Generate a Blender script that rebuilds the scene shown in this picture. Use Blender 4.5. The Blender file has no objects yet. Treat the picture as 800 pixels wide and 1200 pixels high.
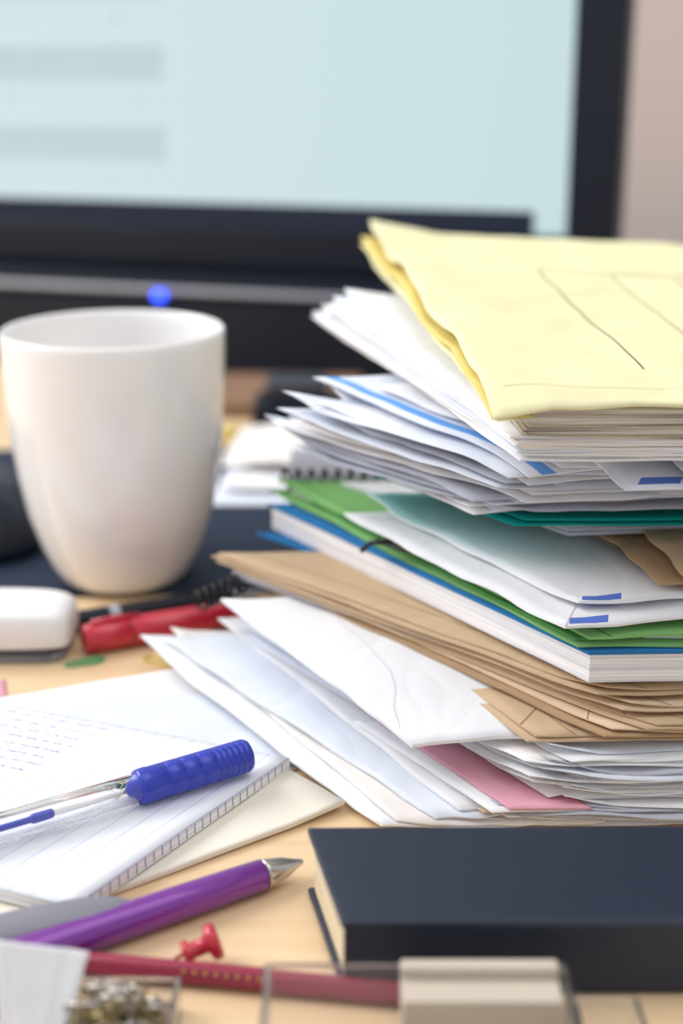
import bpy, math, random
from mathutils import Vector, noise, Matrix
random.seed(7)
S=bpy.context.scene
try:
    S.view_settings.view_transform='Standard'
    S.view_settings.look='None'
except Exception: pass

# ---------------------------------------------------------------- materials
def srgb(r,g,b):
    f=lambda c:(c/255/12.92) if c/255<=.04045 else ((c/255+.055)/1.055)**2.4
    return (f(r),f(g),f(b),1)
def newmat(name):
    m=bpy.data.materials.new(name); m.use_nodes=True
    nt=m.node_tree; return m,nt,nt.nodes['Principled BSDF']
def N(nt,t,**k):
    n=nt.nodes.new(t)
    for a,b in k.items(): setattr(n,a,b)
    return n
def mathn(nt,op,a,b=None,c=None):
    n=N(nt,'ShaderNodeMath',operation=op)
    for i,x in enumerate((a,b,c)):
        if x is None: continue
        if isinstance(x,(int,float)): n.inputs[i].default_value=x
        else: nt.links.new(x,n.inputs[i])
    return n.outputs[0]
def mixc(nt,fac,a,b):
    n=N(nt,'ShaderNodeMix',data_type='RGBA')
    for i,x in ((0,fac),(6,a),(7,b)):
        if isinstance(x,(int,float)): n.inputs[i].default_value=x
        elif isinstance(x,tuple): n.inputs[i].default_value=x
        else: nt.links.new(x,n.inputs[i])
    return n.outputs[2]
def simple(name,col,rough=.5,var=.06,scale=40,bump=0,metal=0,spec=.5,coat=0,trans=0,stretch=(1,1,1)):
    m,nt,p=newmat(name)
    tc=N(nt,'ShaderNodeTexCoord'); mp=N(nt,'ShaderNodeMapping'); mp.inputs['Scale'].default_value=stretch
    nt.links.new(tc.outputs['Object'],mp.inputs[0])
    no=N(nt,'ShaderNodeTexNoise'); no.inputs['Scale'].default_value=scale; no.inputs['Detail'].default_value=5
    nt.links.new(mp.outputs[0],no.inputs['Vector'])
    dark=tuple(c*(1-var*2) for c in col[:3])+(1,)
    light=tuple(min(1,c*(1+var)) for c in col[:3])+(1,)
    nt.links.new(mixc(nt,no.outputs[0],dark,light),p.inputs['Base Color'])
    p.inputs['Roughness'].default_value=rough; p.inputs['Metallic'].default_value=metal
    p.inputs['Specular IOR Level'].default_value=spec; p.inputs['Coat Weight'].default_value=coat
    p.inputs['Transmission Weight'].default_value=trans
    if bump:
        b=N(nt,'ShaderNodeBump'); b.inputs['Strength'].default_value=bump; b.inputs['Distance'].default_value=.001
        nt.links.new(no.outputs[0],b.inputs['Height']); nt.links.new(b.outputs[0],p.inputs['Normal'])
    return m
def paper(name,col,ruled=None,airmail=None,stripe=None,grad=None,window=None,bump=.35,crease=.6):
    m,nt,p=newmat(name)
    tc=N(nt,'ShaderNodeTexCoord')
    no=N(nt,'ShaderNodeTexNoise'); no.inputs['Scale'].default_value=26; no.inputs['Detail'].default_value=5; no.inputs['Distortion'].default_value=1.2
    nt.links.new(tc.outputs['Object'],no.inputs['Vector'])
    n2=N(nt,'ShaderNodeTexNoise'); n2.inputs['Scale'].default_value=14; n2.inputs['Detail'].default_value=2; n2.inputs['Distortion'].default_value=.8
    nt.links.new(tc.outputs['Object'],n2.inputs['Vector'])
    ridge=mathn(nt,'ABSOLUTE',mathn(nt,'SUBTRACT',n2.outputs[0],.5))
    dark=tuple(c*.90 for c in col[:3])+(1,)
    out=mixc(nt,no.outputs[0],dark,col)
    sx=N(nt,'ShaderNodeSeparateXYZ'); nt.links.new(tc.outputs['UV'],sx.inputs[0]); U,V=sx.outputs[0],sx.outputs[1]
    if ruled:
        f=mathn(nt,'LESS_THAN',mathn(nt,'FRACT',mathn(nt,'DIVIDE',V,ruled[0])),.06)
        out=mixc(nt,mathn(nt,'MULTIPLY',f,.6),out,ruled[1])
    if grad:
        g=mathn(nt,'MULTIPLY',V,1/grad[0]); g=mathn(nt,'MINIMUM',mathn(nt,'MAXIMUM',mathn(nt,'SUBTRACT',g,.3),0),1)
        out=mixc(nt,g,out,grad[1])
    if airmail:
        v0,v1,per,duty,off=airmail[:5]
        a=mathn(nt,'MULTIPLY',mathn(nt,'GREATER_THAN',V,v0),mathn(nt,'LESS_THAN',V,v1))
        b=mathn(nt,'LESS_THAN',mathn(nt,'FRACT',mathn(nt,'DIVIDE',mathn(nt,'ADD',U,mathn(nt,'MULTIPLY_ADD',V,-.8,off)),per)),duty)
        out=mixc(nt,mathn(nt,'MULTIPLY',a,b),out,srgb(92,118,198))
    if stripe:
        a=mathn(nt,'MULTIPLY',mathn(nt,'GREATER_THAN',U,stripe[0]),mathn(nt,'LESS_THAN',U,stripe[1]))
        out=mixc(nt,a,out,stripe[2])
    if window:
        u0,u1,v0,v1,c=window
        a=mathn(nt,'MULTIPLY',mathn(nt,'GREATER_THAN',U,u0),mathn(nt,'LESS_THAN',U,u1))
        b=mathn(nt,'MULTIPLY',mathn(nt,'GREATER_THAN',V,v0),mathn(nt,'LESS_THAN',V,v1))
        out=mixc(nt,mathn(nt,'MULTIPLY',a,b),out,c)
    nt.links.new(out,p.inputs['Base Color'])
    p.inputs['Roughness'].default_value=.9; p.inputs['Specular IOR Level'].default_value=.1
    b=N(nt,'ShaderNodeBump'); b.inputs['Strength'].default_value=bump; b.inputs['Distance'].default_value=.0016
    b2=N(nt,'ShaderNodeBump'); b2.inputs['Strength'].default_value=crease; b2.inputs['Distance'].default_value=.006
    nt.links.new(ridge,b2.inputs['Height']); nt.links.new(b2.outputs[0],b.inputs['Normal'])
    nt.links.new(no.outputs[0],b.inputs['Height']); nt.links.new(b.outputs[0],p.inputs['Normal'])
    return m
def pages(name,c1,c2,scale=900):
    m,nt,p=newmat(name)
    tc=N(nt,'ShaderNodeTexCoord'); mp=N(nt,'ShaderNodeMapping'); mp.inputs['Scale'].default_value=(6,6,scale)
    nt.links.new(tc.outputs['Object'],mp.inputs[0])
    no=N(nt,'ShaderNodeTexNoise'); no.inputs['Scale'].default_value=1.6; no.inputs['Detail'].default_value=4
    nt.links.new(mp.outputs[0],no.inputs['Vector'])
    r=N(nt,'ShaderNodeValToRGB'); r.color_ramp.elements[0].position=.38; r.color_ramp.elements[1].position=.6
    r.color_ramp.elements[0].color=c1; r.color_ramp.elements[1].color=c2
    nt.links.new(no.outputs[0],r.inputs[0]); nt.links.new(r.outputs[0],p.inputs['Base Color'])
    p.inputs['Roughness'].default_value=.8
    b=N(nt,'ShaderNodeBump'); b.inputs['Strength'].default_value=.5; b.inputs['Distance'].default_value=.0005
    nt.links.new(no.outputs[0],b.inputs['Height']); nt.links.new(b.outputs[0],p.inputs['Normal'])
    return m

WHITE=srgb(238,238,241); WARMW=srgb(236,230,226); COOLW=srgb(225,230,241)
M={}
M['white']=paper('paper_white',WHITE); M['warm']=paper('paper_warm',WARMW); M['cool']=paper('paper_cool',COOLW)
M['grey']=paper('paper_grey',srgb(190,192,204))
M['cream']=paper('paper_cream',srgb(242,235,220))
M['pink']=paper('paper_pink',srgb(226,166,182))
M['kraft']=paper('paper_kraft',srgb(206,178,146),bump=.6,crease=.8); M['kraft2']=paper('paper_kraft_dark',srgb(180,148,116),bump=.6,crease=.8); M['kraft3']=paper('paper_kraft_light',srgb(224,198,168),bump=.5,crease=.8)
M['yellow']=paper('card_yellow',srgb(237,232,188),bump=.5,crease=.6); M['yellow2']=paper('card_yellow_deep',srgb(232,212,128))
M['green']=paper('card_green',srgb(134,188,118),bump=.4); M['green2']=paper('card_green_dark',srgb(84,150,82))
M['blue']=paper('card_blue',srgb(50,122,180)); M['teal']=paper('card_teal',srgb(20,148,142))
M['airmail']=paper('paper_airmail',WHITE,airmail=(2,7,46,.26,-1))
M['airmail2']=paper('paper_airmail_tint',WHITE,airmail=(2,7,46,.26,-1),grad=(95,srgb(120,192,190)))
M['airmail3']=paper('paper_airmail_back',COOLW,airmail=(2.5,6.5,46,.26,-3))
M['stripe']=paper('paper_stripe',COOLW,stripe=(4,8.5,srgb(104,160,224)))
M['window']=paper('paper_window',WHITE,window=(12,34,45,66,srgb(222,206,196)))
M['ruled']=paper('paper_ruled',srgb(240,242,249),ruled=(6.5,srgb(170,180,222)),bump=.12,crease=.1)
M['ink']=simple('ink',srgb(150,156,196),.6); M['inkdark']=simple('pencil_line',srgb(84,78,66),.7); M['seam']=simple('paper_seam',srgb(196,193,195),.8)
M['tick']=simple('tick_print',srgb(120,124,165),.6)
M['kseam']=simple('kraft_seam',srgb(150,116,84),.8)
M['pgwhite']=pages('page_edges_white',srgb(215,215,222),srgb(250,249,250)); M['pggrey']=pages('page_edges_grey',srgb(110,104,108),srgb(205,200,200),700)
M['pgtan']=pages('page_edges_tan',srgb(112,102,92),srgb(202,194,180),500); M['pgcream']=pages('page_edges_cream',srgb(200,182,148),srgb(240,226,196))
M['black']=simple('black_plastic',srgb(22,28,42),.42,spec=.3); M['navy']=simple('navy_leatherette',srgb(28,39,58),.42,bump=.15,scale=600,spec=.45)
M['wire']=simple('black_wire',srgb(18,18,24),.4,spec=.3)
M['mat']=simple('desk_mat_rubber',srgb(34,46,68),.7,scale=300,bump=.2,spec=.3)
M['ceramic']=simple('ceramic_glaze',srgb(244,242,241),.16,var=.01,coat=.4); M['silver']=simple('silver_trim',srgb(176,180,192),.45,metal=.2)
M['whiteplastic']=simple('white_plastic',srgb(240,238,238),.3,var=.02); M['greyplastic']=simple('grey_rubber',srgb(134,134,144),.5)
M['dkplastic']=simple('dark_grey_plastic',srgb(60,62,72),.5)
M['bluecap']=simple('blue_plastic',srgb(40,58,178),.3,var=.03,coat=.15); M['purple']=simple('purple_metallic',srgb(126,46,158),.28,var=.04,metal=.25,coat=.6)
M['steel']=simple('steel',srgb(205,200,196),.22,metal=1,var=.03); M['brass']=simple('brass',srgb(150,134,98),.3,metal=.9)
M['redpencil']=simple('pencil_red_lacquer',srgb(148,36,66),.35,coat=.2); M['gold']=simple('gold_foil',srgb(212,170,90),.35,metal=.7)
M['redplastic']=simple('red_plastic',srgb(200,38,60),.22,coat=.4); M['wood']=simple('pencil_wood',srgb(222,180,130),.7)
M['pinkrub']=simple('pink_rubber',srgb(230,140,150),.8); M['greenwire']=simple('green_wire',srgb(90,175,115),.3); M['yellowp']=simple('yellow_plastic',srgb(222,198,110),.5)
M['shadebrown']=simple('shaded_desk_brown',srgb(146,112,88),.6,bump=.3,scale=200)  # dark brown of the shadowed desk, put into the slab's colour
M['led']=newmat('led_blue')[0]; p=M['led'].node_tree.nodes['Principled BSDF']; p.inputs['Base Color'].default_value=srgb(20,50,255); p.inputs['Emission Color'].default_value=(.03,.09,1,1); p.inputs['Emission Strength'].default_value=3.5
def clear(name,tint=(.97,.98,1,1),rough=.03):
    m,nt,p=newmat(name); p.inputs['Base Color'].default_value=tint; p.inputs['Roughness'].default_value=rough
    p.inputs['Transmission Weight'].default_value=.95; p.inputs['IOR'].default_value=1.3; return m
M['clear']=clear('clear_plastic'); M['beige']=simple('beige_card',srgb(200,188,172),.7)
m,nt,p=newmat('desk_beech'); tc=N(nt,'ShaderNodeTexCoord'); mp=N(nt,'ShaderNodeMapping'); mp.inputs['Scale'].default_value=(3,40,3)
nt.links.new(tc.outputs['Object'],mp.inputs[0]); no=N(nt,'ShaderNodeTexNoise'); no.inputs['Scale'].default_value=2.2; no.inputs['Detail'].default_value=8; no.inputs['Distortion'].default_value=.6
nt.links.new(mp.outputs[0],no.inputs['Vector']); nt.links.new(mixc(nt,no.outputs[0],srgb(216,180,136),srgb(244,218,180)),p.inputs['Base Color']); p.inputs['Roughness'].default_value=.38
M['desk']=m
M['wall']=simple('wall_paint',srgb(214,202,198),.9,var=.02,scale=3); M['floorm']=simple('floor_carpet',srgb(120,112,105),.95,scale=200,bump=.3)
M['trim']=simple('trim_paint',srgb(230,226,220),.6)
m,nt,p=newmat('screen_glow'); tc=N(nt,'ShaderNodeTexCoord'); sx=N(nt,'ShaderNodeSeparateXYZ'); nt.links.new(tc.outputs['UV'],sx.inputs[0]); U,V=sx.outputs[0],sx.outputs[1]
base=mixc(nt,mathn(nt,'MULTIPLY',U,1/498),srgb(220,238,241),srgb(206,230,232))
def band(lo,hi,x): return mathn(nt,'MULTIPLY',mathn(nt,'GREATER_THAN',x,lo),mathn(nt,'LESS_THAN',x,hi))
left=mathn(nt,'LESS_THAN',U,214)
for lo,hi in ((42,66),(96,120),(150,174),(204,228)):
    base=mixc(nt,mathn(nt,'MULTIPLY',mathn(nt,'MULTIPLY',band(lo,hi,V),left),.55),base,srgb(184,206,214))
no=N(nt,'ShaderNodeTexNoise'); no.inputs['Scale'].default_value=.12; nt.links.new(tc.outputs['UV'],no.inputs['Vector'])
rows=mathn(nt,'LESS_THAN',mathn(nt,'FRACT',mathn(nt,'DIVIDE',V,27)),.28)
txt=mathn(nt,'MULTIPLY',mathn(nt,'MULTIPLY',rows,left),mathn(nt,'GREATER_THAN',no.outputs[0],.6))
base=mixc(nt,mathn(nt,'MULTIPLY',txt,.2),base,srgb(120,150,165))
base=mixc(nt,mathn(nt,'MULTIPLY',mathn(nt,'LESS_THAN',V,15),mathn(nt,'LESS_THAN',U,474)),base,srgb(28,36,56))
p.inputs['Base Color'].default_value=(.01,.01,.01,1); nt.links.new(base,p.inputs['Emission Color']); p.inputs['Emission Strength'].default_value=.92; p.inputs['Roughness'].default_value=.4; p.inputs['Specular IOR Level'].default_value=.2
M['screen']=m

# ---------------------------------------------------------------- mesh builder (mm)
class MB:
    def __init__(s): s.v=[];s.f=[];s.m=[];s.uv=[];s.mats=[];s.sm=[]
    def mi(s,k):
        if k not in s.mats: s.mats.append(k)
        return s.mats.index(k)
    def face(s,idx,k,uv=None,smooth=True):
        s.f.append(idx); s.m.append(s.mi(k)); s.uv.append(uv or [(0,0)]*len(idx)); s.sm.append(smooth)
    def sheet(s,A,B,C,D,th,k,nx=20,ny=22,amp=.6,seed=0,own=.15,fn=None,side=None,seed2=None,bot=None,warp=None,ear=None):
        A,B,C,D=map(Vector,(A,B,C,D)); lu=(B-A).length; lv=(D-A).length; side=side or k; bot=bot or k
        sd2=random.random()*50 if seed2 is None else seed2
        w=own*2.2 if warp is None else warp
        def P(a,b):
            q=A*(1-a)*(1-b)+B*a*(1-b)+C*a*b+D*(1-a)*b
            z=amp*noise.noise(Vector((q.x*.018,q.y*.018,seed)))+own*noise.noise(Vector((q.x*.05,q.y*.05,sd2)))
            if fn: z+=fn(a,b)
            if ear:
                z+=ear[0]*max(0,1-(a*lu+b*lv)/16)+ear[1]*max(0,1-(a*lu+(1-b)*lv)/18)
            return Vector((q.x+w*noise.noise(Vector((b*6,sd2,1))),q.y+w*noise.noise(Vector((a*6,sd2,2))),q.z+z))
        base=len(s.v); n1=nx+1
        for layer in (0,1):
            for j in range(ny+1):
                for i in range(nx+1):
                    q=P(i/nx,j/ny); s.v.append(q+Vector((0,0,th*(1-layer))))
        off=(nx+1)*(ny+1)
        for j in range(ny):
            for i in range(nx):
                a=base+j*n1+i; ids=[a,a+1,a+n1+1,a+n1]
                uv=[((i+di)/nx*lu,(j+dj)/ny*lv) for di,dj in ((0,0),(1,0),(1,1),(0,1))]
                s.face(ids,k,uv); s.face([x+off for x in reversed(ids)],bot,list(reversed(uv)))
        def rim(seq):
            for a,b in zip(seq,seq[1:]): s.face([a+off,b+off,b,a],side,None,False)
        rim([base+i for i in range(n1)]); rim([base+j*n1+nx for j in range(ny+1)])
        rim([base+ny*n1+i for i in range(nx,-1,-1)]); rim([base+j*n1 for j in range(ny,-1,-1)])
        return lambda a,b,o=.15: P(a,b)+Vector((0,0,th+o))
    def para(s,A,D,u,th,k,**kw):
        A,D,u=Vector(A),Vector(D),Vector(u); return s.sheet(A,A+u,D+u,D,th,k,**kw)
    def ribbon(s,P,pts,w,k,sub=10):
        q=[]
        for (a,b),(c,d) in zip(pts,pts[1:]):
            for i in range(sub): q.append(P(a+(c-a)*i/sub,b+(d-b)*i/sub))
        q.append(P(*pts[-1])); base=len(s.v)
        for i,x in enumerate(q):
            t=(q[min(i+1,len(q)-1)]-q[max(i-1,0)]); n=Vector((-t.y,t.x,0)); n=n.normalized()*w/2 if n.length>1e-9 else Vector((w/2,0,0))
            s.v+= [x+n,x-n]
        for i in range(len(q)-1): s.face([base+2*i,base+2*i+1,base+2*i+3,base+2*i+2],k)
    def lathe(s,p0,d,prof,seg=40,sx=1,sy=1,up=None,closed=True):
        p0=Vector(p0); d=Vector(d).normalized(); h=Vector(up) if up else (Vector((0,0,1)) if abs(d.z)<.9 else Vector((1,0,0)))
        a=d.cross(h).normalized(); b=a.cross(d).normalized(); base=len(s.v)
        for t,r,*k in prof:
            for i in range(seg):
                an=2*math.pi*i/seg; s.v.append(p0+d*t+a*(r*sx*math.cos(an))+b*(r*sy*math.sin(an)))
        for j in range(len(prof)-1):
            k=prof[j+1][2]
            for i in range(seg):
                i2=(i+1)%seg; s.face([base+j*seg+i,base+j*seg+i2,base+(j+1)*seg+i2,base+(j+1)*seg+i],k)
        if closed:
            s.face([base+i for i in reversed(range(seg))],prof[0][2],None,False); s.face([base+(len(prof)-1)*seg+i for i in range(seg)],prof[-1][2],None,False)
    def tube(s,pts,r,k,seg=10):
        pts=[Vector(p) for p in pts]; base=len(s.v); prev=None
        for i,x in enumerate(pts):
            t=(pts[min(i+1,len(pts)-1)]-pts[max(i-1,0)]).normalized()
            if prev is None: prev=t.cross(Vector((.13,.3,.94))).normalized()
            a=(prev-t*prev.dot(t)).normalized(); prev=a; b=t.cross(a)
            for j in range(seg):
                an=2*math.pi*j/seg; s.v.append(x+a*r*math.cos(an)+b*r*math.sin(an))
        for i in range(len(pts)-1):
            for j in range(seg):
                j2=(j+1)%seg; s.face([base+i*seg+j,base+i*seg+j2,base+(i+1)*seg+j2,base+(i+1)*seg+j],k)
        s.face([base+j for j in reversed(range(seg))],k); s.face([base+(len(pts)-1)*seg+j for j in range(seg)],k)
    def box(s,lo,hi,k,Mx=None,uvk=None):
        x0,y0,z0=lo;x1,y1,z1=hi; c=[(x0,y0,z0),(x1,y0,z0),(x1,y1,z0),(x0,y1,z0),(x0,y0,z1),(x1,y0,z1),(x1,y1,z1),(x0,y1,z1)]
        b=len(s.v); s.v+=[(Mx@Vector(p) if Mx else Vector(p)) for p in c]
        for q in ((3,2,1,0),(4,5,6,7),(1,2,6,5),(2,3,7,6),(3,0,4,7)): s.face([b+i for i in q],k,None,False)
        w,h=x1-x0,z1-z0
        s.face([b+i for i in (0,1,5,4)],k,[(0,0),(w,0),(w,h),(0,h)],False)
    def build(s,name,bevel=0,parent=None,subsurf=0):
        pts=[Vector(p) for p in s.v]
        cx=sum(p.x for p in pts)/len(pts); cy=sum(p.y for p in pts)/len(pts); cz=min(p.z for p in pts); o=Vector((cx,cy,cz))
        me=bpy.data.meshes.new(name); me.from_pydata([((p-o)*.001)[:] for p in pts],[],s.f)
        for k in s.mats: me.materials.append(M[k])
        ul=me.uv_layers.new(name='UVMap')
        for p,mi,uv,sm in zip(me.polygons,s.m,s.uv,s.sm):
            p.material_index=mi; p.use_smooth=sm
            for li,c in zip(p.loop_indices,uv): ul.data[li].uv=c
        ob=bpy.data.objects.new(name,me); bpy.context.collection.objects.link(ob)
        ob.location=o*.001
        if parent: ob.parent=parent; ob.matrix_parent_inverse=Matrix.Identity(4); ob.location=o*.001-parent.location
        if bevel:
            bm=ob.modifiers.new('bevel','BEVEL'); bm.width=bevel*.001; bm.segments=3; bm.limit_method='ANGLE'; bm.angle_limit=math.radians(50)
        return ob
def empty(name,loc):
    e=bpy.data.objects.new(name,None); e.location=Vector(loc)*.001; e.empty_display_size=.02; bpy.context.collection.objects.link(e); return e

# ---------------------------------------------------------------- room & desk
b=MB(); b.box((-2200,-1200,-770),(2200,1700,-750),'floorm'); b.build('floor')
b=MB(); b.box((-2200,1600,-750),(2200,1700,1700),'wall'); b.build('wall_back')
b=MB(); b.box((-2200,1585,-750),(2200,1600,-660),'trim'); b.build('baseboard_back',2)
desk=empty('desk',(0,600,-750))
b=MB(); b.box((-900,-60,-28),(900,1450,0),'desk'); b.build('desktop',3,desk)
for i,(x,y) in enumerate(((-860,-20),(800,-20),(-860,1350),(800,1350))):
    b=MB(); b.box((x,y,-750),(x+60,y+60,-28),'trim'); b.build('leg_%d'%(i+1),2,desk)

# ---------------------------------------------------------------- monitor
ang=math.radians(-16.2); O=Vector((177,927,0))
Mx=Matrix.Translation(O)@Matrix.Rotation(ang,4,'Z')
mon=empty('computer_monitor',(-60,1010,0))
W0=560
b=MB()
b.box((-W0,0,72),(0,45,102),'black',Mx); b.box((-W0,0,412),(0,45,440),'black',Mx)
b.box((-W0,0,102),(-W0+31,45,412),'black',Mx); b.box((-33,0,102),(0,45,412),'black',Mx)
b.box((-W0+20,14,90),(-20,60,425),'black',Mx)
b.build('bezel',2.5,mon)
b=MB(); b.box((-W0+31,10,102),(-33,13.5,412),'screen',Mx); b.build('screen',0,mon)
b=MB(); b.box((-W0+40,46,64),(-60,70,110),'black',Mx); b.box((-W0/2-40,70,8),(-W0/2+40,90,260),'black',Mx); b.box((-W0/2-120,35,0),(-W0/2+120,210,10),'black',Mx); b.build('stand',3,mon)
sb=empty('monitor_soundbar',(-60,990,0))
b=MB(); b.box((-W0+10,-28,0),(-80,28,56),'black',Mx); b.build('body',6,sb)
b=MB(); b.box((-W0+10,-31,58.8),(-80,-21,62.6),'silver',Mx); b.box((-W0+10,-27,55),(-80,30,70.5),'black',Mx); b.build('trim_strip',1,sb)
b=MB(); c=Mx@Vector((-305,-34,57)); b.lathe(c-Vector((0,0,4)),(0,0,1),[(0,.5,'led'),(1,3,'led'),(4,4.6,'led'),(7,3,'led'),(8,.5,'led')],20); b.build('power_led',0,sb)

# ---------------------------------------------------------------- desk mat, mug
b=MB(); b.sheet((-330,536,.2),(70,560,.2),(60,790,.2),(-330,770,.2),1.8,'mat',own=0,amp=0); b.build('desk_mat')
mug=MB(); cx,cy=-92.6,572
prof=[(2,22),(2,25),(4,27),(9,30),(18,34),(32,38.6),(48,41.6),(65,43.6),(85,44.9),(104,45.3),(107,45.2),(108,44.4),(107,43.4),(103,42.7),(80,41.8),(50,38.5),(25,33),(12,27),(8,20),(7,2)]
mug.lathe((cx,cy,0),(0,0,1),[(t,r,'ceramic') for t,r in prof],72,closed=False)
mug.lathe((cx,cy,0),(0,0,1),[(2,22,'ceramic'),(2.5,2,'ceramic')],72,closed=False)
dx,dy=-.16,.987
pts=[]
for i in range(25):
    t=i/24; a=math.pi*(t-.5); r=42+26*math.cos(a)-6*(1-t)*(1 if t<.5 else .6); z=58+30*math.sin(a)
    pts.append((cx+dx*r,cy+dy*r,z))
mug.tube(pts,4.5,'ceramic',14); mug.build('coffee_mug')

# ---------------------------------------------------------------- background clutter
def blob(b,c,rx,ry,rz,k,n=24,e=2.4,rot=0,slope=.25):
    base=len(b.v); m_=14
    for j in range(m_+1):
        ph=math.pi/2*(j/m_)
        for i in range(n):
            th=2*math.pi*i/n; co=lambda x:math.copysign(abs(x)**(2/e),x)
            rr=max(math.cos(ph),0)**(2/e)
            x=rx*co(math.cos(th))*rr; y=ry*co(math.sin(th))*rr; z=rz*abs(math.sin(ph))**(2/e)*(1-slope*(x/rx))
            b.v.append(Vector((c[0]+x*math.cos(rot)-y*math.sin(rot),c[1]+x*math.sin(rot)+y*math.cos(rot),c[2]+z)))
    for j in range(m_):
        for i in range(n):
            i2=(i+1)%n; b.face([base+j*n+i,base+j*n+i2,base+(j+1)*n+i2,base+(j+1)*n+i],k)
    b.face([base+i for i in reversed(range(n))],k,None,False)
b=MB(); blob(b,(-176,630,2.2),34,55,32,'black',rot=.5); blob(b,(-176,640,20),24,36,14.5,'dkplastic',rot=.5); b.build('computer_mouse')
b=MB(); blob(b,(-156,496,5.5),56,16,14.5,'whiteplastic',e=7,slope=.03,n=64); b.sheet((-208,480,3.2),(-106,480,3.2),(-106,511,3.2),(-208,511,3.2),2.4,'dkplastic',own=0,amp=0); blob(b,(-156,496,0),54,15.5,4,'greyplastic',e=8,slope=0,n=48); b.build('stapler',.8)
b=MB(); b.sheet((-66,665,2.5),(0,672,2.5),(6,760,3),(-58,770,3),1,'cool',amp=4,seed=3); b.sheet((-60,690,6),(-10,680,6),(-2,750,7),(-50,760,7),1,'white',amp=4,seed=3); 
b.sheet((-64,720,9),(-20,700,10),(-4,775,14),(-56,790,12),.6,'warm',amp=5,seed=5,own=1); b.build('note_papers')
b=MB(); b.box((-52,805,0),(2,842,22),'black'); b.box((-45,810,22),(-8,836,34),'dkplastic'); b.build('hole_punch',4)
b=MB(); b.sheet((-76,800,0),(-62,796,0),(-58,812,0),(-72,816,0),7,'yellowp',amp=0,own=0); b.build('sticky_note_block')
b=MB(); b.sheet((-110,860,0),(10,855,0),(14,945,0),(-105,950,0),10,'shadebrown',amp=0,own=0); b.build('shaded_desk_slab',1)  # added brown slab, stands in for the shaded desk behind the mug
b=MB(); b.lathe((-118,505,4.2),(50,23,0),[(0,2,'black'),(2,4,'black'),(30,4.1,'black'),(34,4.1,'silver'),(36,4.1,'black'),(80,4.1,'black'),(86,2,'silver'),(96,.6,'silver')],20); b.build('ballpoint_pen')
b=MB(); b.lathe((-96,490,5.8),(41,20,0),[(0,4.6,'redplastic'),(1,5.6,'redplastic'),(18,5.7,'redplastic'),(18.5,5.2,'black'),(19,5.7,'redplastic'),(48,5.6,'redplastic'),(50,4.8,'redplastic'),(70,4.8,'redplastic'),(71,3,'redplastic')],24)
b.tube([(-93,491.5,11.8),(-84,496,12.2),(-76,500,11.6)],1.1,'redplastic'); b.build('red_marker')
def clip(name,c,k,sc=1,rot=0,z=.6):
    b=MB(); q=[(0,0),(14,0),(17,-3),(14,-6),(-4,-6),(-7,-2.5),(-4,1.5),(16,1.5),(20,-3),(16,-7.5),(2,-7.5)]
    pp=[]
    for (x0,y0),(x1,y1) in zip(q,q[1:]):
        for i in range(4): pp.append((x0+(x1-x0)*i/4,y0+(y1-y0)*i/4))
    b.tube([(c[0]+sc*(x*math.cos(rot)-y*math.sin(rot)),c[1]+sc*(x*math.sin(rot)+y*math.cos(rot)),z) for x,y in pp],.45,k,8); return b.build(name)
clip('paper_clip',(-98,481),'greenwire',.55,.5); clip('paper_clip',(-69,485),'yellowp',.6,-.4)
b=MB(); b.sheet((-150,446,.2),(-116,452,.2),(-120,466,.2),(-150,462,.2),.3,'pink',amp=0); b.build('pink_note')

# ---------------------------------------------------------------- left papers, notepad
b=MB(); b.sheet((-135,372,.3),(-14,398,.3),(-50,470,.3),(-160,430,.3),.5,'white',amp=.5,seed=5,own=.4,fn=lambda a,c:3.0*c*c*(.3+a)); 
b.sheet((-120,380,1.4),(-12,404,1.4),(-38,446,1.6),(-150,440,1.6),.4,'cool',amp=.4,seed=6,own=.4,fn=lambda a,c:2.2*c*a,ear=(0,3)); b.build('loose_sheet')
b=MB(); P=b.sheet((-150,262,.2),(1,373,.8),(-24,404,.9),(-180,300,.3),1.2,'cream',amp=.3,seed=8,fn=lambda a,c:1.5*max(0,a-.9)*10*(1-c)); b.build('cream_envelope')
nb=empty('ruled_notepad',(-80,370,2))
b=MB()
b.sheet((-68,314,2.6),(-16,395,2.6),(-128,440,2.6),(-180,359,2.6),3.3,'ruled',side='pgwhite',amp=.1,own=.05,seed2=3,nx=24,ny=24)
P=b.sheet((-68,314,6.0),(-16,395,6.0),(-128,440,6.0),(-180,359,6.0),.15,'ruled',amp=.2,own=.05,seed=1,seed2=3)
for row in range(8):
    a=.955-.05*row; t=.50+random.random()*.05
    while t<.97:
        L=random.uniform(.02,.06); pts=[]
        n=int(L/.004)+2
        for i in range(n*2): pts.append((a+random.uniform(-.006,.006),t+L*i/(n*2)))
        b.ribbon(lambda x,y:P(x,y,.1),pts,.2,'ink',sub=2); t+=L+random.uniform(.010,.018)
for i in range(26):
    t=.03+i*.037
    p0=P(t,0,0)
    b.v+=[Vector((p0.x+.06,p0.y-.06,2.8)),Vector((p0.x+.26,p0.y+.21,2.8)),Vector((p0.x+.26,p0.y+.21,6)),Vector((p0.x+.06,p0.y-.06,6))]; k=len(b.v); b.face([k-4,k-3,k-2,k-1],'tick',None,False)
b.build('page_block',0,nb)

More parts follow.
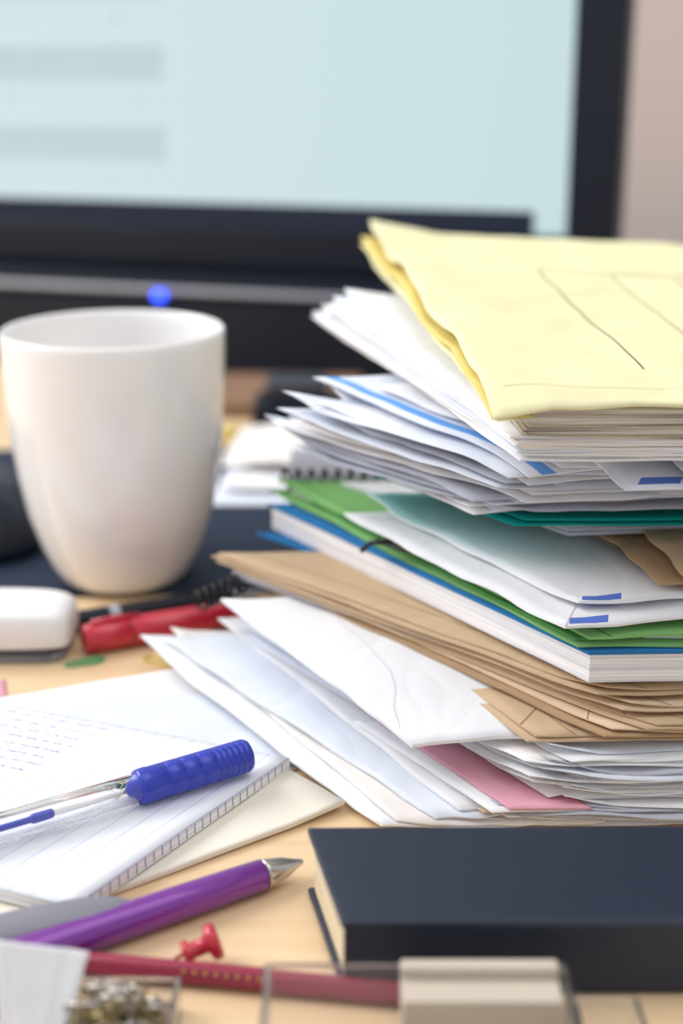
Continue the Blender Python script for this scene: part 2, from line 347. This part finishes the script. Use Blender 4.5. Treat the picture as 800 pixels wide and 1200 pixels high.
# blue capped pen
bp=empty('blue_ballpoint_pen',(-60,360,11)); d=Vector((-73,-46,-1.4)).normalized(); p0=Vector((-27.5,385.5,12.2))
b=MB(); pr=[(0,1.5),(.2,3.4),(.8,4.6),(1.8,5.1)]
prof=[(t,r,'bluecap') for t,r in pr]; t=3
while t<31:
    prof+=[(t-.3,5.12,'bluecap'),(t-.15,4.98,'bluecap'),(t+.15,4.98,'bluecap'),(t+.3,5.12,'bluecap')]; t+=1.9 if t<12 else 5.2
prof+=[(33,5.15,'bluecap'),(33.5,5.3,'bluecap'),(36,5.2,'bluecap'),(37,4.8,'bluecap'),(37,4.2,'bluecap')]
b.lathe(p0,d,prof,36); b.build('ribbed_cap',0,bp)
b=MB(); b.lathe(p0,d,[(35,4.4,'clear'),(60,4.4,'clear'),(120,4.3,'clear'),(136,2.5,'clear'),(141,1.6,'clear')],32); b.build('clear_barrel',0,bp)
b=MB(); b.lathe(p0,d,[(37.5,3.2,'silver'),(40,3.2,'silver'),(40.2,1.4,'whiteplastic'),(62,1.4,'whiteplastic'),(62.5,1.9,'bluecap'),(68,1.9,'bluecap'),(68.5,1.3,'bluecap'),(136,1.3,'bluecap'),(142,.7,'brass'),(145,.4,'brass')],14); b.build('ink_refill',0,bp)

# purple pen
pp=empty('purple_pen',(-60,305,4)); d=Vector((-53,-35,.6)).normalized(); p0=Vector((-10.5,338.5,4.2))
b=MB(); b.lathe(p0,d,[(0,.5,'steel'),(.6,.9,'steel'),(2,1.3,'steel'),(6,2.9,'steel'),(11.5,4.0,'steel'),(12.4,4.1,'steel')],32); b.build('cone_tip',0,pp)
b=MB(); b.lathe(p0,d,[(12.5,3.9,'purple'),(13,4.3,'purple'),(40,4.5,'purple'),(64,4.7,'purple'),(95,4.7,'purple'),(120,4.3,'purple'),(126,3.5,'purple')],36); b.build('barrel',0,pp)
b=MB(); dc=Vector((-60,-22,0)).normalized(); c=Vector((-52,313,6.6)); b.lathe(c,dc,[(0,.3,'greyplastic'),(1.5,3.0,'greyplastic'),(5,5.0,'greyplastic'),(12,6.6,'greyplastic'),(24,7,'greyplastic'),(44,6,'greyplastic'),(58,3.5,'greyplastic'),(60,1,'greyplastic')],32,sx=1,sy=.6); b.build('clip',0,pp)

# red pencil (hexagonal)
pc=empty('red_pencil',(-20,288,3.0)); d=Vector((74,-11,0)).normalized(); p0=Vector((-71,296,2.9))
b=MB(); b.lathe(p0,d,[(9,2.9,'redpencil'),(97,2.9,'redpencil')],6); b.build('hex_shaft',.4,pc)
b=MB(); b.lathe(p0,d,[(0,2.2,'pinkrub'),(.6,2.7,'pinkrub'),(3.5,2.8,'pinkrub'),(3.6,3.0,'gold'),(5,3.0,'gold'),(5.3,2.8,'gold'),(6,3.0,'gold'),(9.2,3.0,'gold')],24); b.build('ferrule',0,pc)
b=MB(); b.lathe(p0,d,[(97,2.8,'wood'),(108,1.0,'wood'),(108.1,1,'black'),(112,.1,'black')],20); b.build('sharpened_tip',0,pc)
b=MB()
for i in range(9):
    q=p0+d*(34+i*2.6)+Vector((0,-1.72,1.5)); b.lathe(q,(0,-.75,.45),[(0,.5,'gold'),(.95,.5,'gold')],6)
b.build('gold_lettering',0,pc)

# push pin
b=MB(); b.lathe((-38.5,297,3.6),(1,.25,.35),[(0,.6,'redplastic'),(.4,3,'redplastic'),(1.6,3.2,'redplastic'),(2.4,2,'redplastic'),(6,2.1,'redplastic'),(7,4.4,'redplastic'),(8.6,4.7,'redplastic'),(9.4,4,'redplastic'),(9.6,.5,'redplastic')],24)
b.lathe((-38.5,297,3.6),(-1,-.25,-.35),[(0,.5,'steel'),(8,.4,'steel'),(9,.05,'steel')],8); b.build('push_pin')
# yellow push pin head peeking out under the lowest envelope
b=MB(); b.lathe((17,353,0.2),(0,0,1),[(0,2.4,'yellowp'),(1,2.8,'yellowp'),(1.6,1.6,'yellowp'),(3,1.7,'yellowp'),(3.6,2.6,'yellowp'),(4.4,2.4,'yellowp'),(4.7,.3,'yellowp')],20); b.build('push_pin')

# black book
bk=empty('black_notebook',(70,308,0))
b=MB()
b.sheet((0,286,18),(160,288,18),(160,331,18),(-9,329.5,18),2,'navy',amp=0,own=.05,seed2=1); b.sheet((0,287,.2),(160,289,.2),(160,331,.2),(-9,329.5,.2),2,'navy',amp=0,own=.05,seed2=1)
b.box((.5,286.2,.6),(160,288.5,19.5),'navy'); b.build('cover',.8,bk)
b=MB(); b.sheet((1.2,288.8,2.2),(158,289,2.2),(158,328,2.2),(-7,327.5,2.2),15.8,'cream',side='pgcream',amp=0,own=.03,seed2=2); b.build('page_block',0,bk)

# clear boxes front
cb=empty('clear_plastic_box',(16,255,0))
b=MB()
for lo,hi in (((-17,230,0),(50,272,1.2)),((-17,230,1.2),(-15.6,272,19)),((48.6,230,1.2),(50,272,19)),((-15.6,270.6,1.2),(48.6,272,19)),((-15.6,230,1.2),(48.6,231.4,19))): b.box(lo,hi,'clear')
b.build('walls',.3,cb)
b=MB(); b.box((13,266.2,1.4),(47.5,269.8,21.6),'beige'); b.box((13,258,1.4),(47.5,266,19),'beige'); b.build('index_cards',.5,cb)
b=MB()
for lo,hi in (((51,232,0),(66,270,1)),((51,268.8,1),(66,270,12)),((64.8,232,1),(66,268.8,12)),((51,232,1),(52.2,268.8,12))): b.box(lo,hi,'clear')
b.build('clear_plastic_tray',.3)
tb=empty('paper_clip_box',(-60,255,0))
b=MB()
for lo,hi in (((-105,232,0),(-37,281,1.2)),((-105,232,1.2),(-103.6,281,9)),((-38.4,232,1.2),(-37,281,9)),((-103.6,279.6,1.2),(-38.4,281,9)),((-103.6,232,1.2),(-38.4,233.4,9))): b.box(lo,hi,'clear')
b.build('tray',.3,tb)
b=MB(); b.sheet((-75,262,3),(-62,262,1.5),(-57,277,18),(-77,275,23),.5,'white',amp=1.5,seed=2,own=.15); b.sheet((-92,266,6),(-78,266,3),(-76,277,19),(-94,276,14),.5,'warm',amp=1.5,seed=2); b.build('paper_label',0,tb)
b=MB()
for i in range(130):
    x=random.uniform(-62,-42); y=random.uniform(258,275); z=2.2+random.uniform(.3,13)*max(.1,1-abs(x+52)/12)
    a=random.uniform(0,6.28); l=random.uniform(3,6); e=random.uniform(-1.5,2); dx_,dy_=math.cos(a)*l,math.sin(a)*l
    y=min(y,273)
    b.tube([(x-dx_,y-dy_,max(1.9,z-e)),(x,y,z+.6),(x+dx_,y+dy_,max(1.9,z+e)),(x+dx_*.8-dy_*.3,y+dy_*.8+dx_*.3,z+1.6),(x-dx_*.6-dy_*.3,y-dy_*.6+dx_*.3,z+1.2)],.4,'brass' if i%3 else 'steel',6)
b.build('brass_clips',0,tb)

# ---------------------------------------------------------------- THE STACK (from the bottom)
R=random.uniform
b=MB(); n=30
for i in range(n):
    f=i/(n-1); z=1+18.6*f
    low=z<6
    ax=(44+R(-4,10)) if low else (60+R(-3,16)-10*f*f); ay=(361.5 if low else 359.5)+R(-1.5,3.5)+10*f
    col=random.choice(['white','cool','grey','warm','white','grey','kraft3'] if i%9==4 else ['white','cool','grey','warm','white'])
    droop=R(-1.8,.6)
    b.para((ax,ay,z),(ax-60+R(-10,10),ay+R(80,95),z+2),(140,R(-9,18),R(-.6,.6)),R(.12,.4),col,amp=.8,seed=11,own=.6,ear=(R(-.8,2.8),0),fn=lambda a,c,dr=droop,zz=z:max(dr,-zz*.5)*max(0,1-c*8)*math.sin(a*9+zz)**2)
b.build('loose_paper_pile')
b=MB(); b.para((48,361.5,6.6),(12,412,10.2),(24,2,-.5),.35,'pink',amp=.8,seed=11,own=.1); b.para((43,361,5.9),(4,414,9.4),(60,6,-1),.3,'white',amp=.8,seed=11,own=.1); b.build('pink_sheet')
b=MB()
P=b.para((12,360,.8),(-73,479,10),(60,4,0),.6,'white',amp=.6,seed=21,own=.8,ear=(1.5,2))
P=b.para((16,361,1.8),(-62,482,11.5),(60,3,0),.4,'warm',amp=.6,seed=21,own=.7,ear=(1,2))
P=b.para((27,363,3.2),(-66,476,12.6),(50,3,0),.4,'cool',amp=.6,seed=21,own=.8,ear=(0,-1.5))
P=b.para((34,366,4.6),(-46,489,14.6),(50,3,0),.4,'white',amp=.6,seed=21,own=.8); b.build('white_envelope')
b=MB()
P=b.para((20,376,20.3),(-43,468,29),(95,8,0),1.0,'white',amp=1,seed=23,own=.9,fn=lambda a,c:2.2*math.sin(math.pi*c)*min(1,a*3),ear=(-1.2,0))
b.ribbon(P,[(.02,.08),(.22,.4),(.3,.8)],.18,'seam'); b.build('white_envelope')
b=MB()
for i in range(5):
    z=9+i*2.2; b.para((18+R(0,6),395+R(0,6),z),(-34+R(-6,6),474+R(-4,8),z+6),(100,5,0),.6,random.choice(['white','cool','warm']),amp=.8,seed=23,own=.4)
b.build('paper_bundle')
def coil(b,p0,p1,r,turns,k='wire',w=.5):
    p0,p1=Vector(p0),Vector(p1); d=(p1-p0); side=d.normalized().cross(Vector((0,0,1))); pts=[]
    n=turns*14
    for i in range(n+1):
        a=2*math.pi*i/14; pts.append(p0+d*i/n+side*r*math.cos(a)+Vector((0,0,r*math.sin(a))))
    b.tube(pts,w,k,6)
b=MB(); b.para((70,392,30.2),(-40,488,31.2),(90,60,0),2.2,'grey',side='pggrey',amp=.4,seed=31); coil(b,(-52,474,27),(-36,486,30),3.6,6,'wire',.6); b.build('spiral_notebook')
K=[((54,374,21.9),(-6,483,28.8),'kraft'),((76,371.5,24.2),(-30,484,32),'kraft2'),((88,371,26.4),(-42,490,34.2),'kraft'),((82,377,29.8),(-46,493,35.6),'kraft3'),((75,380,33.4),(-48,495,37.0),'kraft')]
for i,(A,D,k) in enumerate(K):
    b=MB(); Uk=(120,4+i,0)
    P=b.para(A,D,Uk,.5,k,amp=.9,seed=41,own=.6,seed2=i,ear=(R(-.6,1),R(-1,1))); A2=Vector(A)+Vector((0,0,.95)); D2=Vector(D)+Vector((0,0,.95))
    P2=b.para(A2+Vector((2.5,1.2,0)),D2+Vector((3,-1,0)),Uk,.4,'kraft3' if i%2 else k,amp=.9,seed=41,own=.6,seed2=i+.3,ear=(R(0,2),0))
    b.ribbon(P2,[(.0,.06),(.25,.3),(.25,.8)],.3,'kseam'); b.ribbon(P2,[(.10,0),(.10,1)],.25,'kseam')
    b.build('kraft_envelope')
b=MB(); pu=(120,4,0)
b.para((88,395,36.8),(-33,521,36.6),pu,.9,'blue',amp=.2,seed=51,own=.2)
b.para((72,380.5,38),(-27,525,38),pu,8.7,'white',side='pgwhite',amp=.2,seed=51,own=.1)
b.para((71.5,380,46.8),(-28.5,526,46.8),pu,.8,'blue',amp=.2,seed=51,own=.15); b.build('blue_notebook')
b=MB(); gu=(130,3,0)
b.para((69,382,48.2),(-29,540,48.4),gu,.7,'green',amp=.4,seed=61,own=.5)
b.para((76,386,49.2),(-20,534,49.4),(118,3,0),1.5,'grey',side='pgwhite',amp=.4,seed=61,own=.3)
Pg=b.para((71.5,381.5,51.4),(-25,540,51.6),gu,.8,'green',amp=.6,seed=61,own=.7,ear=(0,1.5))
b.para((68,383,50.2),(-12,518,50.2),(20,2,0),.5,'green2',amp=.4,seed=61,own=.6)
b.ribbon(Pg,[(.05,0),(.05,1)],.5,'green2')
b.tube([(7,463,50),(10,460,54),(15,457.5,55),(23,459,54.6),(33,461,54.6)],.9,'wire'); b.tube([(12,461,54.5),(19,452,54.6),(35,440,54.4)],.7,'wire'); b.build('green_elastic_folder')
b=MB(); b.para((80,450,52.8),(0,532,52.8),(90,6,0),1.6,'white',side='pgwhite',amp=.2,seed=62); b.para((60,548,45),(-22,550,45),(0,60,0),2,'grey',amp=0,own=0); coil(b,(-24,543.5,52),(60,543,52),4.2,16,'wire',.75); b.build('spiral_notebook')
b=MB(); P=b.sheet((64,378,55),(170,402,57),(120,500,60),(1,477,58),.7,'airmail',amp=.8,seed=71,own=.8,ear=(1,1)); b.ribbon(P,[(0,.0),(.5,.5),(0,1)],.3,'seam'); b.build('airmail_envelope')
b=MB(); P=b.sheet((69,391,57.8),(175,402,59.5),(125,506,65),(9,488,61),.7,'airmail2',amp=.8,seed=71,own=.8,ear=(1,2)); b.build('airmail_envelope')
b=MB(); P=b.sheet((95,398,62),(185,405,62),(175,480,66),(75,465,65),.6,'kraft2',amp=2.5,seed=73,own=.8); b.sheet((103,394,64.5),(185,399,64.5),(180,470,68),(88,470,67.5),.6,'kraft',amp=2.5,seed=73,own=.8); b.build('kraft_envelope')
b=MB()
for i in range(4): b.para((72,430,66.5+i*1.4),(22,500,66.5+i*1.4),(100,10,0),.9,'grey',amp=.2,own=.1)
b.build('paper_bundle')
b=MB(); b.para((54,420,73),(0,492,73),(120,2,0),.5,'teal',amp=.4,seed=75); b.para((57,421,74.4),(3,495,74.4),(120,2,0),.5,'teal',amp=.4,seed=75); b.build('teal_folder')
# white mail fan
b=MB(); n=22
keys=[((44,422,76.2),(-24,502,77)),((46,414,83),(-24,490,86)),((54,408,90),(-21,481,94)),((66,401,98),(-12,488,103))]
for i in range(n):
    f=i/(n-1)*3; j=min(int(f),2); g=f-j
    A=Vector(keys[j][0]).lerp(Vector(keys[j+1][0]),g)+Vector((R(-7,14),R(-4,5),0)); D=Vector(keys[j][1]).lerp(Vector(keys[j+1][1]),g)+Vector((R(-4,30),R(-16,12),0))
    if i==n-2: k='stripe'; A=Vector((55,400,97.2)); D=Vector((-10,498,103))
    elif i==n-1: k='window'; A=Vector((64,401,98.6)); D=Vector((12,482,104.4))
    elif i==n-3: k='cool'; A=Vector((50,403,95.6)); D=Vector((-20,482,98.5))
    elif i in (4,9,13): k=random.choice(['white','cool']); D=Vector(keys[j][1]).lerp(Vector(keys[j+1][1]),g)+Vector((-1,0,0))
    else: k=random.choice(['white','cool','white','warm','white','grey','grey'])
    cu=R(-1.2,3.4); dr=R(-3.0,.3) if f>.4 else 0
    b.para(A,D,(125,14+R(-16,12),R(-1,1)),R(.12,.5),k,amp=1.1,seed=81,own=.7,ear=(R(-1.4,1.8),R(-1,5)),fn=lambda a,c,cu=cu,dr=dr:cu*max(0,1-a*3)*c**3+dr*max(0,1-c*5)**2)
b.build('mail_pile')
b=MB(); b.sheet((79,380,96.4),(180,386,96.2),(170,450,103.6),(58,442,103.6),.4,'airmail3',amp=.3,seed=82,fn=lambda a,c:2.4*math.sin(math.pi*c)*(1-c),own=.4); b.build('airmail_envelope')
b=MB(); b.sheet((97,378,99.3),(180,380,99.3),(175,440,105),(85,432,105),.4,'cool',amp=.3,seed=82,fn=lambda a,c:2.4*math.sin(math.pi*c)*(1-c)); b.build('white_envelope')
b=MB(); n=13
for i in range(n):
    f=i/(n-1); b.para((50+R(-1.5,2.5)-3*f,378+R(-1,2),105.8+6.0*f),(-11+10*f+R(-4,4),592-28*f+R(-6,6),107.5+14.5*f),(130,6,-2),.5,['white','warm','cool'][i%3],amp=.4,seed=91,own=.5,ear=(0,R(-2,2.5)))
b.build('manuscript_bundle')
# yellow folder
yf=empty('yellow_file_folder',(110,520,112))
b=MB()
b.sheet((49,375,113.3),(190,387,108.5),(190,650,117.5),(14,636,124),.4,'cream',side='pgtan',amp=.5,seed=95,own=.3)
crump=lambda a,c:(3.5*max(0,1-a*6)*max(0,(c-.8)*5)+1.2*math.sin(c*13)*max(0,1-a*7)-3.8*max(0,1-a*9)*max(0,1-c*14)-1.6*max(0,1-c*28)*(1+.5*math.sin(a*14))+.7*math.sin(a*5+c*4)+1.3*math.sin(c*31)*max(0,1-a*18)*c)
cor=[Vector(q) for q in ((41,372,124),(190,388,117),(190,655,127),(13,657,138.5))]
P=b.sheet(*cor,.8,'yellow',amp=1.1,seed=96,own=.9,fn=crump,nx=56,ny=80,seed2=4,warp=1.8)
b.sheet((40.5,373,121.2),(58,376,120.5),(34,645,132),(9,650,134.6),.5,'yellow2',amp=1.1,seed=96,own=.9,seed2=4,nx=8,ny=80,fn=lambda a,c:1.2*math.sin(c*13)-2.6*max(0,1-c*14),warp=1.8)
b.sheet((42,373.5,118.6),(60,376.5,118.4),(34,640,130),(8.5,644,131.6),.5,'yellow',amp=1.1,seed=96,own=.9,seed2=6,nx=8,ny=80,fn=lambda a,c:1.1*math.sin(c*13+.3)-1.4*max(0,1-c*14),warp=1.4)
def flat(a,c):
    q=cor[0]*(1-a)*(1-c)+cor[1]*a*(1-c)+cor[2]*a*c+cor[3]*(1-a)*c
    return Vector((q.x,q.y,P(a,c).z+.12))
for l,w_ in (([(.335,.12),(.335,.69)],.42),([(.335,.69),(1,.71)],.7),([(.51,.25),(.51,.69)],.3),([(.66,.25),(.66,.69)],.3)): b.ribbon(flat,l,w_,'inkdark',sub=40)
b.ribbon(flat,[(0.03,.04),(1,.05)],.2,'kseam',sub=50)
b.build('cover',0,yf)
b=MB()
for i in range(9):
    f=i/8; b.sheet((50+R(-1.5,2.5),374.5+R(-1.2,2),114.0+6.2*f),(188,388+R(-1,1),109.6+5.6*f),(188,650,119+6*f),(26,634,124+8*f),.75,'cream',side='pgtan',amp=.3,own=.25)
b.build('contents',0,yf)

# ---------------------------------------------------------------- lights, world, camera
def area(name,loc,target,size,power,col):
    l=bpy.data.lights.new(name,'AREA'); l.shape='RECTANGLE'; l.size=size[0]; l.size_y=size[1]; l.energy=power; l.color=col
    o=bpy.data.objects.new(name,l); o.location=loc; o.rotation_euler=(Vector(target)-Vector(loc)).to_track_quat('-Z','Y').to_euler(); bpy.context.collection.objects.link(o)
area('window_light',(-1.5,.9,1.2),(0,.5,0),(1.3,1.2),37,(.97,.985,1))
area('ceiling_light',(.3,.3,1.6),(0,.5,0),(1.2,1.2),7,(1,.99,.97))
w=bpy.data.worlds.new('world'); S.world=w; w.use_nodes=True; bg=w.node_tree.nodes['Background']; bg.inputs[0].default_value=(.97,.98,1,1); bg.inputs[1].default_value=.67
cam=bpy.data.cameras.new('camera'); cam.sensor_fit='VERTICAL'; cam.sensor_height=36; cam.sensor_width=24; cam.lens=50.01; cam.clip_start=.01
cam.dof.use_dof=True; cam.dof.focus_distance=.412; cam.dof.aperture_fstop=5.6
co=bpy.data.objects.new('camera',cam); co.location=(0,0,.21); co.rotation_euler=(math.radians(90-17.5),0,0); bpy.context.collection.objects.link(co); S.camera=co
